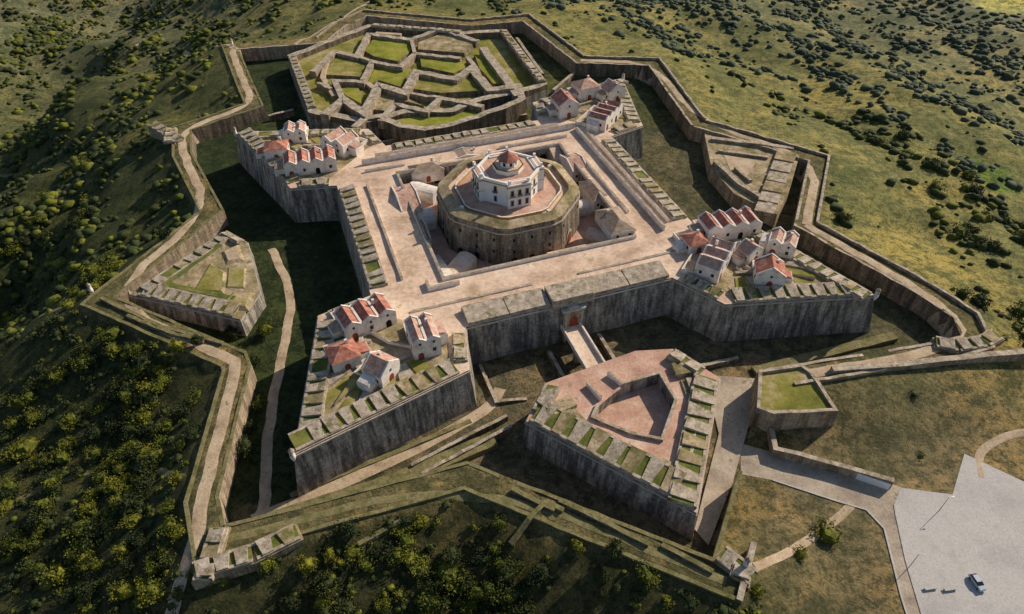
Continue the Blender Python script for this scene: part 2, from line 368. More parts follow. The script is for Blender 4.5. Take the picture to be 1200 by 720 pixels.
ribbon('path',[P(262,48,-8),P(283,62,-8)]+[LR[i] for i in (20,21,22,23,24,25,26,27,28,29)]+[PT(232,625),PT(212,680),PT(190,760)],3.4,'path')
ribbon('path',[LR[i] for i in (10,11,12,13,14)],3.4,'path')
ribbon('path',[P(u,v,-15) for u,v in ((318,292),(335,325),(343,355),(330,420),(318,480),(311,540),(312,590),(300,612))],3.0,'path')
ribbon('path',[L(-102,-93),L(-70,-88.5),L(-34,-79),L(-28,-72)],3.6,'path')
ribbon('path',[PT(885,665),PT(930,645),PT(985,605),PT(1000,590)],2.2,'path')
ribbon('path',[PT(1150,560),PT(1145,530),PT(1175,512),PT(1215,505)],2.2,'path')
ribbon('path',[LR[0],LR[1],LR[2]],2.2,'bank')
ribbon('path',[LR[5],LR[6],LR[8],LR[10]],3.4,'path')
ribbon('path',[P(265,50,-8),PT(215,58),PT(160,52)],3,'path')
ribbon('path',[PT(345,52),PT(400,22),PT(440,-5)],2.5,'path')
ribbon('path',[PT(104,346),PT(55,368),PT(0,398),PT(-40,420)],2.2,'bank')
ribbon('path',[PT(175,146),PT(110,165),PT(50,190),PT(-20,205)],2.2,'bank')
ribbon('path',[PT(0,600),PT(70,560),PT(150,540),PT(215,560)],2.0,'bank')
def sheet(name,poly,z,mat): 
    o=prism(name,poly,z-.3,z,mat,mat); o['kind']='structure'; return o
sheet('car_park_pavement',CARPARK,-14.90,'road')
sheet('road',LANE,-14.93,'cobble')
for kp in ([(1048,592),(1050,605),(1062,660),(1080,720),(1110,800)],[(1088,800),(1056,700),(1036,620),(1015,598),(975,586),(905,563)]):
    k=strip('kerb',PP(kp,-15),-.2,.2,-15,-14.76,'kerb','kerb'); k['kind']='structure'
for i in range(9):
    u=1096+i*11; v=646-3*i
    k=strip('painted_marking',[P(u,v,-14.9),P(u+6,v+18,-14.9)],-.06,.06,-14.899,-14.894,'line','line'); k['kind']='structure'
sheet('lane_pavement',ccw(LL([(25,-109),(33,-88),(48,-95),(35,-109),(20,-124),(4,-138),(3,-133)])),-14.6,'cobble')
# ---------------------------------------------------------------- retaining walls of the ditch
def seg(idx,poly): return [poly[i] for i in idx]
RW=[([1,2,3],'retain'),([4,5,6],'retain'),([6,7,8,9,10],'retain'),([10,11,12],'walltan'),([12,13,14],'retain'),([14,15,16],'walltan'),([16,17,18,19,20],'walltan'),([20,21,22,23,24],'retain'),([24,25],'retain'),([25,26,27],'walltan'),([27,28,29,0],'walltan'),([0,1],'retain')]
for ids,mm in RW:
    left=ids[0]>=20 or ids==[0,1] or ids==[1,2,3]
    o=strip('retaining_wall',seg(ids,DITCH),0,1.0,-15.6,-7.8,mm,'bank' if left else 'coping',sub=3.5,jz=.28)
    top(o,'long weathered stone retaining wall lining the dry ditch','wall','ditch retaining walls')
for ids,h in (([0,1,2],-7.5),([5,6,7,8,9,10],-6.9),([10,11,12],-6.9),([12,13,14],-6.7),([14,15,16],-6.8),([16,17,18,19],-7.0),([20,21,22,23],-7.6),([23,24,25],-7.7),([25,26,27],-7.7),([27,28,29,0],-7.75)):
    left=ids[0]>=20 or ids[0]==0
    o=strip('perimeter_wall',seg(ids,CREST),-.7,.3,-9.5,h,'bank' if left else 'walltan','bank' if left else 'coping',sub=3.5,jz=.28)
    top(o,'low stone breastwork along the outer covered way','wall','outer breastwork walls')
o=strip('perimeter_wall',[CREST[2],lerp(CREST[2],CREST[3],.45)],-.9,.5,-13,-7,'walltan','coping')
top(o,'low stone breastwork along the outer covered way','wall','outer breastwork walls')
# ---------------------------------------------------------------- main enceinte
OUT_L=[(-88,-88),(-38,-75),(-34,-58),(36,-58),(45,-75),(92,-87),(75,-36),(58,-33),(58,34),(75,38),(88,84),(38,75),(34,58),(-34,58),(-38,75),(-92,90),(-75,38),(-58,34),(-58,-34),(-75,-38)]
OUT=LL(OUT_L); SQ=LL([(-34,-34),(34,-34),(34,34),(-34,34)])
fort=empty('star_fort',(*L(0,-58),-15),0,'bastioned square stone fort rampart rising from its dry ditch','fort')
prism('rampart',OUT,-15.8,0,'wall','plaza',fort,batter=.10,hole=SQ,holez=-7)
strip('cordon',OUT,-.5,.35,-.9,-.45,'cordon','cordon',fort,closed=True)
prism('courtyard_floor',SQ,-8,-7.05,'pink','pink',fort)
strip('courtyard_parapet',SQ,-.05,.85,-.2,1.1,'plaster','coping',fort,closed=True)
BST=[(18,19,0,1,2),(3,4,5,6,7),(8,9,10,11,12),(13,14,15,16,17)]
for q in BST:
    pts5=[OUT[i] for i in q]
    pl=offset(pts5,-5.6)
    prism('bastion_platform',pl,-.3,.12,'bastop','bastop',fort)
    fl,sh1,sal,sh2,fl2=offset(pts5,-14)
    o1=offset(pts5,-5.9)
    cc_=lerp(fl,fl2,.5)
    for A,B,A1,B1 in ((sh1,sal,o1[1],o1[2]),(sal,sh2,o1[2],o1[3])):
        strip('inner_bank',[lerp(A,B,.10),lerp(A,B,.80)],-.6,.6,0,1.0,'coping','coping',fort,sub=3)
        for k_ in range(5):
            t0=.08+k_*.17+R.uniform(-.02,.02); t1=t0+R.uniform(.09,.14)
            quad=[lerp(A1,B1,t0),lerp(A1,B1,t1),lerp(lerp(A,B,t1),lerp(A1,B1,t1),.25),lerp(lerp(A,B,t0),lerp(A1,B1,t0),.25)]
            prism('grass_cell' if k_%2==0 else 'earth_ramp',ccw(quad),0,.45 if k_%2==0 else .75,'coping','ruin' if k_%2==0 else 'coping',fort)
    prism('salient_mound',ccw([lerp(sal,sh1,.18),lerp(o1[2],sal,.35),lerp(sal,sh2,.18),lerp(sal,cc_,.2)]),0,1.1,'coping','ruin',fort)
    strip('gorge_wall',[lerp(fl,sh1,.2),lerp(cc_,sal,.10),lerp(fl2,sh2,.2)],-.35,.35,0,1.3,'plaster','coping',fort,sub=3)
    for t_ in (.25,.5,.72):
        strip('traverse_wall',[lerp(lerp(sh1,sal,t_),lerp(fl,sal,t_),.1),lerp(lerp(sh1,sal,t_),cc_,.32)],-.35,.35,0,1.1,'plaster','coping',fort)
for i in range(20):
    A,B=OUT[i],OUT[(i+1)%20]; l=math.hypot(B[0]-A[0],B[1]-A[1])
    if i==2: continue
    sal={0,5,10,15}
    merlons('parapet',A,B,0,fort,trim0=1.0 if i in sal else 3.2,trim1=6.5 if (i+1)%20 in sal else 3.0,T=5.8 if l>25 else 4)
def slab(name,pl,z0,zi,zo,mt='coping'):
    w=LL(pl); V=[(x,y,z0) for x,y in w]+[(w[0][0],w[0][1],zo),(w[1][0],w[1][1],zo),(w[2][0],w[2][1],zi),(w[3][0],w[3][1],zi)]
    return mobj(name,V,[(0,1,5,4),(1,2,6,5),(2,3,7,6),(3,0,4,7),(4,5,6,7)],mt,None,fort)
for a0,a1 in ((-33,-20),(-19.7,-6.5),(8,20.6),(21,35)):
    slab('parapet',[(a0,-57.6),(a1,-57.6),(a1,-50.5),(a0,-50.5)],-.2,1.9,1.0)
    slab('banquette',[(a0+1,-50.4),(a1-1,-50.4),(a1-1,-49),(a0+1,-49)],-.2,.6,.9)
slab('gatehouse_roof',[(-6,-58.6),(7.5,-58.6),(7.5,-51),(-6,-51)],-1,2.6,2.4)
gate=empty('gate_portal',(0,0,0),AN); gate.parent=fort; gate.location=Vector((*L(0.8,-59.3),-9))-fort.location
boxobj('portal_surround',0,0.3,-6,7,1.6,12.6,'walltan',gate)
boxobj('pediment',0,0.2,6.6,7.8,2.0,.7,'kerb',gate); boxobj('pediment',0,0.2,7.3,4.0,1.6,1.3,'cordon',gate,.5,1)
for s in (-1,1): boxobj('pilaster',s*2.7,-.6,-6,.7,.5,12.4,'cordon',gate)
arch('door',0,-.55,0,2.6,4.2,'door',gate)
for pl,h in (([(-46,46),(46,46)],2.4),([(46,44),(46,-34)],2.0),([(-47,-30),(-47,30)],.9),([(-48,-46),(-8,-46)],.4),([(8,-46),(48,-46)],.4),([(-40,50),(40,50)],1.6),([(50,40),(50,-30)],1.2),([(-46,40),(-30,40)],1.0),([(10,40),(40,40)],1.0),([(-40,-34),(-40,-38),(-30,-38)],1.6),([(39,-20),(39,20)],1.0)):
    strip('esplanade_wall',LL(pl),-.4,.4,-.1,h,'plaster','coping',fort,sub=5)
for side in range(4):
    ang=AN+side*math.pi/2
    for k in range(7):
        tpos=-27+9*k
        a,b_=[(tpos,-34),(34,tpos),(-tpos,34),(-34,-tpos)][side]
        x,y=L(a,b_); e=arch('arched_opening',0,0,0,3.4,4.4,'dark',None)
        e.parent=fort; e.location=Vector((x,y,-7))-fort.location; e.rotation_euler=(0,0,ang+math.pi)
def sentry(x,y,z,s=.8):
    e=empty('sentry_box',(x,y,z),0,'small round pale sentry turret with domed top','sentry box','sentry boxes on the salients')
    def lathe(name,prof,mat,n=14):
        V=[];Fc=[]
        for r_,zz in prof:
            for k in range(n): V.append((r_*s*math.cos(6.2832*k/n),r_*s*math.sin(6.2832*k/n),zz*s))
        for j in range(len(prof)-1):
            for k in range(n): a=j*n+k;b_=j*n+(k+1)%n; Fc.append((a,b_,b_+n,a+n))
        return mobj(name,V,Fc,mat,None,e,True,smooth=True)
    lathe('turret',[(.3,-2.6),(.9,-.8),(.9,0),(.85,0),(.8,2.2)],'plaster')
    lathe('dome',[(1.0,2.2),(1.0,2.35),(.85,2.7),(.5,3.05),(.2,3.25),(.1,3.7),(.0,3.8)],'coping')
    for k in range(3): 
        w=boxobj('slit',0,0,0,.25*s,.2*s,.8*s,'dark',e); a=k*2.09+.4; w.location=(math.cos(a)*.8*s,math.sin(a)*.8*s,1.0*s); w.rotation_euler=(0,0,a+1.57)
for i in (0,5,10,15): sentry(*offset(OUT,.2)[i],.1)
# ---------------------------------------------------------------- keep
KC=L(-.6,-1.2)
def ngon(n,r,rot,c=(0,0)): return [(c[0]+r*math.cos(rot+6.28318*k/n),c[1]+r*math.sin(rot+6.28318*k/n)) for k in range(n)]
keep=empty('keep',(*KC,-7),AN,'octagonal grey brown stone keep with broad sloped parapet around its top','keep')
def roct(r,bev=.10):
    q=ngon(8,r,math.pi/8); o=[]
    for i in range(8): o+= [lerp(q[i],q[i-1],bev),lerp(q[i],q[(i+1)%8],bev)]
    return o
prism('drum',roct(26.3),-.4,14.0,'drum','drum',keep,batter=.07,local=True)
def ring(name,r0,r1,z0,z1,ms,mt,par,zi=None):
    A=roct(r1);B=roct(r0);n=16; zi=z1 if zi is None else zi
    V=[(x,y,z0) for x,y in A]+[(x,y,z1) for x,y in A]+[(x,y,zi) for x,y in B]+[(x,y,z0) for x,y in B]
    Fc=[];fm=[]
    for i in range(n):
        j=(i+1)%n; Fc+=[(i,j,n+j,n+i),(n+i,n+j,2*n+j,2*n+i),(2*n+i,2*n+j,3*n+j,3*n+i)]; fm+=[0,1,0]
    return mobj(name,V,Fc,[ms,mt],fm,par,True)
ring('cornice',25.8,26.7,12.7,13.2,'cordon','cordon',keep)
ring('parapet',22.4,26.25,13.9,14.9,'drum','bastop',keep,16.0)
ring('walkway',19.8,22.35,13.9,14.3,'plaza','plaza',keep)
ring('inner_wall',19.2,19.8,13.9,15.3,'ochre','plaster',keep)
prism('terrace',roct(22.3),13.9,14.15,'pink','pink',keep,local=True)
for a in (.4,1.9,3.5,5.1):
    w=boxobj('vent_block',0,0,14.2,1.6,1.2,1.7,'plaster',keep,.8,.8); w.location=(math.cos(a)*21,math.sin(a)*21,0); w.rotation_euler=(0,0,a)
wi_=0
for side in range(8):
    a=side*math.pi/4-math.pi/2; d=26.3*math.cos(math.pi/8)
    for tx in (-6.5,0,6.5):
        for zz,dd in ((1.2,.92),(4.8,.70),(9.4,.34)):
            wi_+=1
            if (side==1 and zz<5) or wi_%5==0: continue
            if zz<2: w=arch('arched_opening',0,.0,0,2.0,2.9,'dark',keep); zz=.1
            else: w=boxobj('window',0,0,0,.7,.3,1.2,'dark',keep)
            w.location=(math.cos(a)*(d+dd-.1)-math.sin(a)*tx,math.sin(a)*(d+dd-.1)+math.cos(a)*tx,zz); w.rotation_euler=(0,0,a+math.pi/2)
dr_=empty('entrance',(0,0,0)); dr_.parent=keep; dr_.rotation_euler=(0,0,math.radians(45)); dr_.location=(0,0,0)
arch('door',-2,-26.3*math.cos(math.pi/8)-1.0,0,3.0,4.6,'door',dr_)
arch('door_surround',-2,-26.3*math.cos(math.pi/8)-.85,0,4.2,5.6,'kerb',dr_)
# governor's house on the keep
hz=7.15
gh=empty('octagonal_mansion',(*KC,hz),AN,'white two storey mansion with pale roof terraces and small red lantern','house')
RM=11.0; dM=RM*math.cos(math.pi/8)
prism('wall',ngon(8,RM,math.pi/8),0,8.6,'white','plaster',gh,local=True)
def band(name,r0,r1,z0,z1,mat,par):
    A=ngon(8,r1,math.pi/8);B=ngon(8,r0,math.pi/8);n=8
    V=[(x,y,z0) for x,y in A]+[(x,y,z1) for x,y in A]+[(x,y,z1) for x,y in B]+[(x,y,z0) for x,y in B]
    Fc=[]
    for i in range(n):
        j=(i+1)%n; Fc+=[(i,j,n+j,n+i),(n+i,n+j,2*n+j,2*n+i),(2*n+i,2*n+j,3*n+j,3*n+i),(3*n+i,3*n+j,j,i)]
    return mobj(name,V,Fc,mat,None,par,True)
band('cornice',10.6,11.4,8.1,8.45,'ochre',gh); band('roof_parapet',10.4,11.1,8.45,9.5,'white',gh)
prism('roof_terrace',ngon(8,10.4,math.pi/8),8.6,8.8,'pink','pink',gh,local=True)
prism('upper_tier',ngon(8,5.4,math.pi/8),8.7,10.6,'white','plaza',gh,local=True)
band('upper_cornice',5.0,5.6,10.35,10.6,'ochre',gh)
prism('lantern',ngon(8,3.3,math.pi/8),10.5,13.0,'white','white',gh,local=True)
oc2=ngon(8,4.0,math.pi/8); V=[(x,y,12.9) for x,y in oc2]+[(x*.93,y*.93,13.15) for x,y in oc2]+[(0,0,15.8)]
mobj('lantern_roof',V,[(i,(i+1)%8,8+(i+1)%8,8+i) for i in range(8)]+[(8+i,8+(i+1)%8,16) for i in range(8)]+[tuple(range(8))[::-1]],'tile',None,gh,True)
boxobj('finial',0,0,15.6,.25,.25,1.3,'kerb',gh,.4,.4)
for side in range(8):
    a=side*math.pi/4; proj_=side%2==0; d=dM+(1.9 if proj_ else 0)
    if proj_:
        for nm,z_,sx,sy,h_,mt in (('projecting_wing',0,3.6,8.4,9.3,'white'),('cornice',8.3,4.1,8.9,.3,'ochre'),('string_course',4.2,3.75,8.55,.2,'ochre'),('wing_roof',9.3,2.6,7.0,.12,'pink')):
            w=boxobj(nm,0,0,z_,sx,sy,h_,mt,gh); w.location=(math.cos(a)*(dM+.1),math.sin(a)*(dM+.1),0); w.rotation_euler=(0,0,a)
        for s in (-1,1):
            w=boxobj('chimney',0,0,9.3,.8,.8,1.5,'white',gh); w.location=(math.cos(a)*(dM+1)-math.sin(a)*s*3.4,math.sin(a)*(dM+1)+math.cos(a)*s*3.4,0); w.rotation_euler=(0,0,a)
    w=boxobj('lantern_window',0,0,11.1,.15,.9,1.3,'glass',gh); w.location=(math.cos(a)*3.07,math.sin(a)*3.07,0); w.rotation_euler=(0,0,a)
    for tx in ((-2.7,0,2.7) if proj_ else (0,)):
        for fl in range(2):
            w=empty('window',(math.cos(a)*(d)-math.sin(a)*tx,math.sin(a)*(d)+math.cos(a)*tx,1.0+fl*3.9),a+math.pi/2); w.parent=gh
            boxobj('frame',0,-.05,0,1.3,.16,2.4,'ochre' if fl else 'kerb',w); boxobj('pane',0,-.12,.15,.9,.16,2.0,'glass',w)
            if fl: boxobj('balcony',0,-.4,-.3,1.7,.7,.18,'kerb',w); boxobj('railing',0,-.7,-.1,1.7,.06,.8,'metal',w)
# ---------------------------------------------------------------- houses
HN=[0]
def house(u,v,w,d,h,n,ang,label,z=.1,roof=None,wallm='plaster',rise=None,arches=True,group='white barrack houses on the bastions',annex=True,hip=None):
    HN[0]+=1; roof=roof or ('tile' if HN[0]%2 else 'tileb')
    if hip is None: hip=(n==1)
    x,y=P(u,v,z); e=empty('barrack_house',(x,y,z),AN+math.radians(ang),label,'house',group)
    bw=w/n; rise=rise or bw*.34
    V=[(-w/2,-d/2,-.3),(w/2,-d/2,-.3),(w/2,d/2,-.3),(-w/2,d/2,-.3),(-w/2,-d/2,h),(w/2,-d/2,h),(w/2,d/2,h),(-w/2,d/2,h)]
    Fc=[(0,1,5,4),(1,2,6,5),(2,3,7,6),(3,0,4,7),(4,5,6,7)]
    if not hip:
        for i in range(n):
            x0=-w/2+i*bw
            for yy in (-d/2,d/2):
                k=len(V); y2=yy+(.5 if yy<0 else -.5)
                V+=[(x0,yy,h-.01),(x0+bw,yy,h-.01),(x0+bw,yy,h+.35),(x0+bw/2,yy,h+rise+.35),(x0,yy,h+.35)]
                V+=[(x0,y2,h-.01),(x0+bw,y2,h-.01),(x0+bw,y2,h+.35),(x0+bw/2,y2,h+rise+.35),(x0,y2,h+.35)]
                Fc+=[tuple(k+q for q in (0,1,2,3,4)),tuple(k+q for q in (9,8,7,6,5)),(k+4,k+3,k+8,k+9),(k+3,k+2,k+7,k+8),(k+1,k+6,k+7,k+2),(k+0,k+4,k+9,k+5)]
    mobj('wall',V,Fc,wallm,None,e,True)
    V=[];Fc=[]
    if hip:
        o_=.3; r2=min(w,d)*.5; hx=max(0,w/2-r2); hy=max(0,d/2-r2); zz=h+.03; rh=min(w,d)*.28
        V=[(-w/2-o_,-d/2-o_,zz),(w/2+o_,-d/2-o_,zz),(w/2+o_,d/2+o_,zz),(-w/2-o_,d/2+o_,zz),(-hx,-hy,zz+rh),(hx,-hy,zz+rh),(hx,hy,zz+rh),(-hx,hy,zz+rh)]
        Fc=[(0,1,5,4),(1,2,6,5),(2,3,7,6),(3,0,4,7),(0,3,2,1)]
    else:
        for i in range(n):
            x0=-w/2+i*bw; k=len(V); y0,y1=-d/2+.5,d/2-.5; g=.38 if n>1 else -.2
            V+=[(x0+g,y0,h+.05),(x0+bw/2,y0,h+rise+.02),(x0+bw-g,y0,h+.05),(x0+g,y1,h+.05),(x0+bw/2,y1,h+rise+.02),(x0+bw-g,y1,h+.05)]
            Fc+=[(k,k+1,k+4,k+3),(k+1,k+2,k+5,k+4),(k,k+2,k+1),(k+3,k+4,k+5)]
    mobj('roof',V,Fc,roof,None,e,True)
    if n>1 and not hip:
        for i in range(1,n): boxobj('roof_divider',-w/2+i*bw,0,h+.02,.74,d-1.02,.38,wallm,e)
    for i in range(n):
        xc=-w/2+(i+.5)*bw
        if arches and i%2==0: arch('door',xc,-d/2,0,min(1.7,bw*.4),min(h*.72,2.6),'door' if i==0 else 'dark',e)
        else: boxobj('window',xc,-d/2-.02,h*.35,1.0,.14,1.3,'glass',e)
        if n<=3 and not hip: boxobj('window',xc,-d/2-.02,h*.86,.7,.14,.8,'glass',e)
    for s in (-1,1):
        for k in (-.25,.25): boxobj('window',s*(w/2+.02),d*k,h*.4,.14,.9,1.2,'glass',e)
    boxobj('chimney',w*.22,d*.18,h+rise*.4,.8,.8,1.6,wallm,e)
    if annex:
        ah=h*R.uniform(.45,.7); s=R.choice((-1,1)); aw=R.uniform(2.4,4.2); ax=s*(w/2+aw/2); k0=d*R.uniform(.22,.36)
        boxobj('annex',ax,d*.08,-.1,aw,2*k0,ah,wallm,e)
        V=[(ax-aw/2+.2,d*.08-k0+.2,ah-.02),(ax+aw/2-.2,d*.08-k0+.2,ah-.02),(ax+aw/2-.2,d*.08+k0-.2,ah-.02),(ax-aw/2+.2,d*.08+k0-.2,ah-.02)]
        hl,hr=(.1,1.0) if s<0 else (1.0,.1)
        V+=[(*V[0][:2],ah+hl),(*V[1][:2],ah+hr),(*V[2][:2],ah+hr),(*V[3][:2],ah+hl)]
        mobj('annex_roof',V,[(0,1,5,4),(1,2,6,5),(2,3,7,6),(3,0,4,7),(4,5,6,7)],R.choice((roof,'greytile','plaster')),None,e,True)
        yd=R.uniform(3,5); V,Fc,fm=[],[],[]
        box(V,Fc,fm,-w/2+.2,d/2+yd/2,-.1,.4,yd,1.6); box(V,Fc,fm,w/2-.2,d/2+yd/2,-.1,.4,yd,1.6); box(V,Fc,fm,0,d/2+yd-.2,-.1,w-.82,.4,1.6)
        mobj('yard_wall',V,Fc,'plaster',fm,e,True)
    return e
lb='cream plastered barrack house with row of red gabled roofs'
ls='small cream house with a faded red tiled roof'
house(430,380,16,9,4.8,3,12,lb); house(497,405,8,10.5,6.4,2,0,'tall white house with red tiled roof beside the rampart')
house(404,424,8,7.5,4.2,1,8,ls); house(448,440,8,7,4.4,1,40,ls,hip=False)
house(852,272,20,9,5.0,4,-6,lb); house(836,312,17,8,5.2,3,40,lb); house(899,328,9,8,4.6,1,-30,ls,hip=False)
house(914,294,9,8,5.0,2,-45,ls); house(812,290,7,7,3.6,1,0,ls); house(876,302,7,6,3.8,1,15,ls,hip=False)
house(365,197,20,10,4.8,4,-4,lb); house(400,175,12,10,5.2,2,-50,lb); house(326,182,9,8,4.4,1,-10,ls); house(348,164,9,8,5.2,2,-10,ls)
house(661,132,9,11,5.8,1,0,ls,hip=False); house(685,113,10,9,6.0,1,5,ls); house(708,142,18,9,5.0,4,40,lb); house(717,115,9,8,4.8,1,10,ls,hip=False)
cg='courtyard outbuildings'
house(720,268,15,9,3.6,1,88,'low stone building with grey tiled pitched roof in the courtyard',z=-1.5,roof='greytile',rise=2.6,arches=False,group=cg,annex=False)
lo='long low outbuilding against the courtyard wall'
house(478,243,18,8,4.4,1,90,lo,z=-4.5,roof='tileb',group=cg,annex=False,hip=False,rise=2)
house(500,208,13,7,4.4,1,0,lo,z=-4.5,roof='greytile',group=cg,annex=False)
house(490,280,13,7,3.6,1,90,lo,z=-6.5,roof='greytile',group=cg,annex=False,hip=False,rise=1.8)
house(545,192,20,7,3.8,1,0,lo,z=-5,roof='greytile',group=cg,annex=False,hip=False,rise=1.8)
house(696,234,14,7,4.4,1,90,lo,z=-5,roof='greytile',group=cg,annex=False)
house(672,202,14,7,4.6,1,90,lo,z=-5,roof='tileb',group=cg,annex=False,hip=False,rise=2)
for a,b_,an_,l_,w_ in ((-27,-25,45,14,7),(27,-26,-45,13,7),(-26,26,-45,12,7),(-30,8,0,6,9),(13,-30,0,18,4.6),(-10,-30.5,0,10,4),(29,-4,0,8,6)):
    x,y=L(a,b_); e=empty('vaulted_annex',(x,y,-7.1),AN+math.radians(an_),'low vaulted stone annex beside the keep','annex','vaulted annexes around the keep')
    n=9; V=[];Fc=[]
    for xx in (-l_/2,l_/2):
        V.append((xx,-w_/2,0))
        for k in range(n): q=math.pi*k/(n-1); V.append((xx,-math.cos(q)*w_/2,3.2+math.sin(q)*w_*.25))
        V.append((xx,w_/2,0))
    m_=n+2; Fc=[(k,k+1,k+1+m_,k+m_) for k in range(m_-1)]+[tuple(range(m_))[::-1],tuple(range(m_,2*m_))]
    mobj('vault',V,Fc,'plaza' if l_>12 else 'plaster',None,e,True)
    for s in (-1,1):
        w=arch('door',0,0,0,1.6,2.6,'dark',e); w.location=(s*(l_/2+.02),0,.05); w.rotation_euler=(0,0,s*math.pi/2)
def wedge(name,q,z0,zs,mat,lab):
    w=LL(q) ; V=[(x,y,z0) for x,y in w]+[(x,y,zz) for (x,y),zz in zip(w,zs)]
    o=mobj(name,V,[(0,1,5,4),(1,2,6,5),(2,3,7,6),(3,0,4,7),(4,5,6,7)],mat); top(o,lab,'ramp','courtyard ramps'); return o
lr='pale paved ramp leading down into the sunken courtyard'
wedge('ramp',[(-33.6,-33.4),(-30.5,-33.4),(-30.5,-12),(-33.6,-12)],-7.2,[0.02,0.02,-6.9,-6.9],'plaster',lr)
wedge('ramp',[(29.5,12),(33.6,12),(33.6,33.4),(29.5,33.4)],-7.2,[-6.9,-6.9,0.02,0.02],'plaza',lr)
# ---------------------------------------------------------------- front ravelin
z5=-4.6
RF=LL([(1,-134),(30,-98),(23,-83),(12,-80),(-18,-83),(-28,-94)])
pen=ccw(PP([(716,464),(732,452),(772,440),(790,470),(774,515),(740,508),(696,490),(702,476)],z5))
rv=empty('ravelin',(*L(0,-100),-15),0,'arrowhead stone ravelin with brick paved sunken court before the gate bridge','outwork')
prism('rampart',RF,-15.6,z5,'wall','pink',rv,batter=.09,hole=pen,holez=-10)
prism('sunken_court',pen,-10.4,-8.4,'pink','pink',rv)
strip('cordon',RF,-.4,.3,z5-.9,z5-.5,'cordon','cordon',rv,closed=True)
for i,t0,t1,TT in ((5,1,6,7.5),(0,1,2,7.0),(1,5,1,4.5),(4,1,4,4.5)): merlons('parapet',RF[i],RF[(i+1)%6],z5+.35,rv,trim0=t0,trim1=t1,pitch=5.0,T=TT,hi=1.9)
strip('court_parapet',PP([(732,452),(772,440),(790,470),(774,515),(740,508),(696,490),(702,476)],z5)[::-1],-.02,.8,z5-.1,z5+.8,'walltan','coping',rv,sub=4)
strip('entrance_wall',PP([(728,452),(712,440)],z5),-.4,.4,z5-.1,z5+1.6,'plaster','coping',rv)
strip('entrance_wall',PP([(704,470),(688,452)],z5),-.4,.4,z5-.1,z5+1.6,'plaster','coping',rv)
for w0,w1,h in ((-2.6,.3,.55),(-1.2,.3,1.15)):
    strip('stepped_banquette',PP([(658,478),(694,515),(786,553)],z5),w0,w1,z5-.1,z5+h,'walltan','bastop' if h<1 else 'coping',rv,sub=4,jz=.12)
    strip('stepped_banquette',PP([(796,555),(808,530),(815,474),(804,446)],z5),-w1,-w0,z5-.1,z5+h,'walltan','bastop' if h<1 else 'coping',rv,sub=4,jz=.12) if False else strip('stepped_banquette',PP([(808,446),(818,474),(811,530),(799,556)],z5),-.3,-w0,z5-.1,z5+h,'walltan','bastop' if h<1 else 'coping',rv,sub=4,jz=.12)
prism('gorge_block',ccw(PP([(640,476),(668,468),(676,478),(650,490)],z5)),z5-.2,z5+1.4,'walltan','bastop',rv)
prism('gorge_block',ccw(PP([(786,430),(806,427),(812,440),(792,444)],z5)),z5-.2,z5+1.6,'walltan','bastop',rv)
# left ravelin and right ravelin
RL=LL([(-133,3),(-99,-22),(-92,-10),(-94,20),(-101,30)])
rl=empty('ravelin',(*L(-105,3),-15),0,'low ruined arrowhead ravelin with grassy banks and crumbling embrasures','outwork')
prism('rampart',RL,-15.6,-8.2,'wall','bastop',rl,batter=.09)
strip('cordon',RL,-.4,.3,-9.1,-8.7,'cordon','cordon',rl,closed=True)
for i,t0,t1,TT in ((0,3,3,5.5),(4,3,3,5.5),(3,1,1,3)): merlons('parapet',RL[i],RL[(i+1)%5],-8.2,rl,trim0=t0,trim1=t1,pitch=4.2,T=TT)
strip('inner_bank',LL([(-100,-12),(-121,3),(-103,20)]),-1,1,-8.3,-7.0,'coping','grass',rl,sub=4)
for q,h_,mt in (([(-112,-2),(-104,-6),(-103,4),(-107,10)],-7.6,'ruin'),([(-104,-14),(-97,-17),(-95,-11),(-100,-9)],-7.2,'ruin'),([(-102,-4),(-97,-6),(-96,4),(-101,6)],-7.8,'ruin'),([(-101,10),(-97,10),(-98,18),(-102,16)],-7.4,'path')):
    prism('earth_mound',ccw(LL(q)),-8.3,h_,'bastop',mt,rl,batter=1.5)
RR=ccw(PP([(826,156),(940,172),(925,222),(911,250),(861,226),(834,196)],-8.5))
c=P(880,205,-8.5); rr=empty('ravelin',(*c,-15),0,'low arrowhead ravelin with sunken court and long parallel parapets','outwork')
prism('rampart',RR,-15.6,-9.0,'walltan','bastop',rr,batter=.05)
for q,w_,h in (([(834,162),(930,174)],1.2,-7.6),([(842,176),(900,184)],.7,-8.0),([(838,190),(866,216),(905,240)],1.0,-7.4),([(862,196),(880,212)],.7,-7.8)):
    strip('parapet',PP(q,-8),-w_,w_,-9.2,h,'walltan','coping',rr,sub=4)
for k_ in range(6):
    u0,v0=934-4.6*k_,180+12*k_
    q=PP([(u0,v0),(u0-4,v0+10.6),(u0-27,v0+6),(u0-23,v0-4)],-7.5)
    prism('sloping_slab',ccw(q),-9.2,-7.3-.12*(k_%3),'walltan','coping' if k_%3 else 'bastop',rr)
prism('sunken_court',ccw(PP([(848,182),(888,188),(876,206),(856,200)],-9)),-9.1,-8.9,'path','path',rr)
# bridge
br=empty('stone_bridge',(*L(0,-71),-15),AN,'narrow pale stone footbridge from ravelin to fort gate','bridge')
boxobj('deck',0,-.5,5.4,6.6,27,.9,'plaza',br)
for s in (-1,1): boxobj('parapet',s*3.05,-.5,6.3,.5,26.6,1.0,'plaster',br)
for k in (-6,2): boxobj('pier',0,k,-.5,5.2,2.0,5.9,'walltan',br,.9,.8)
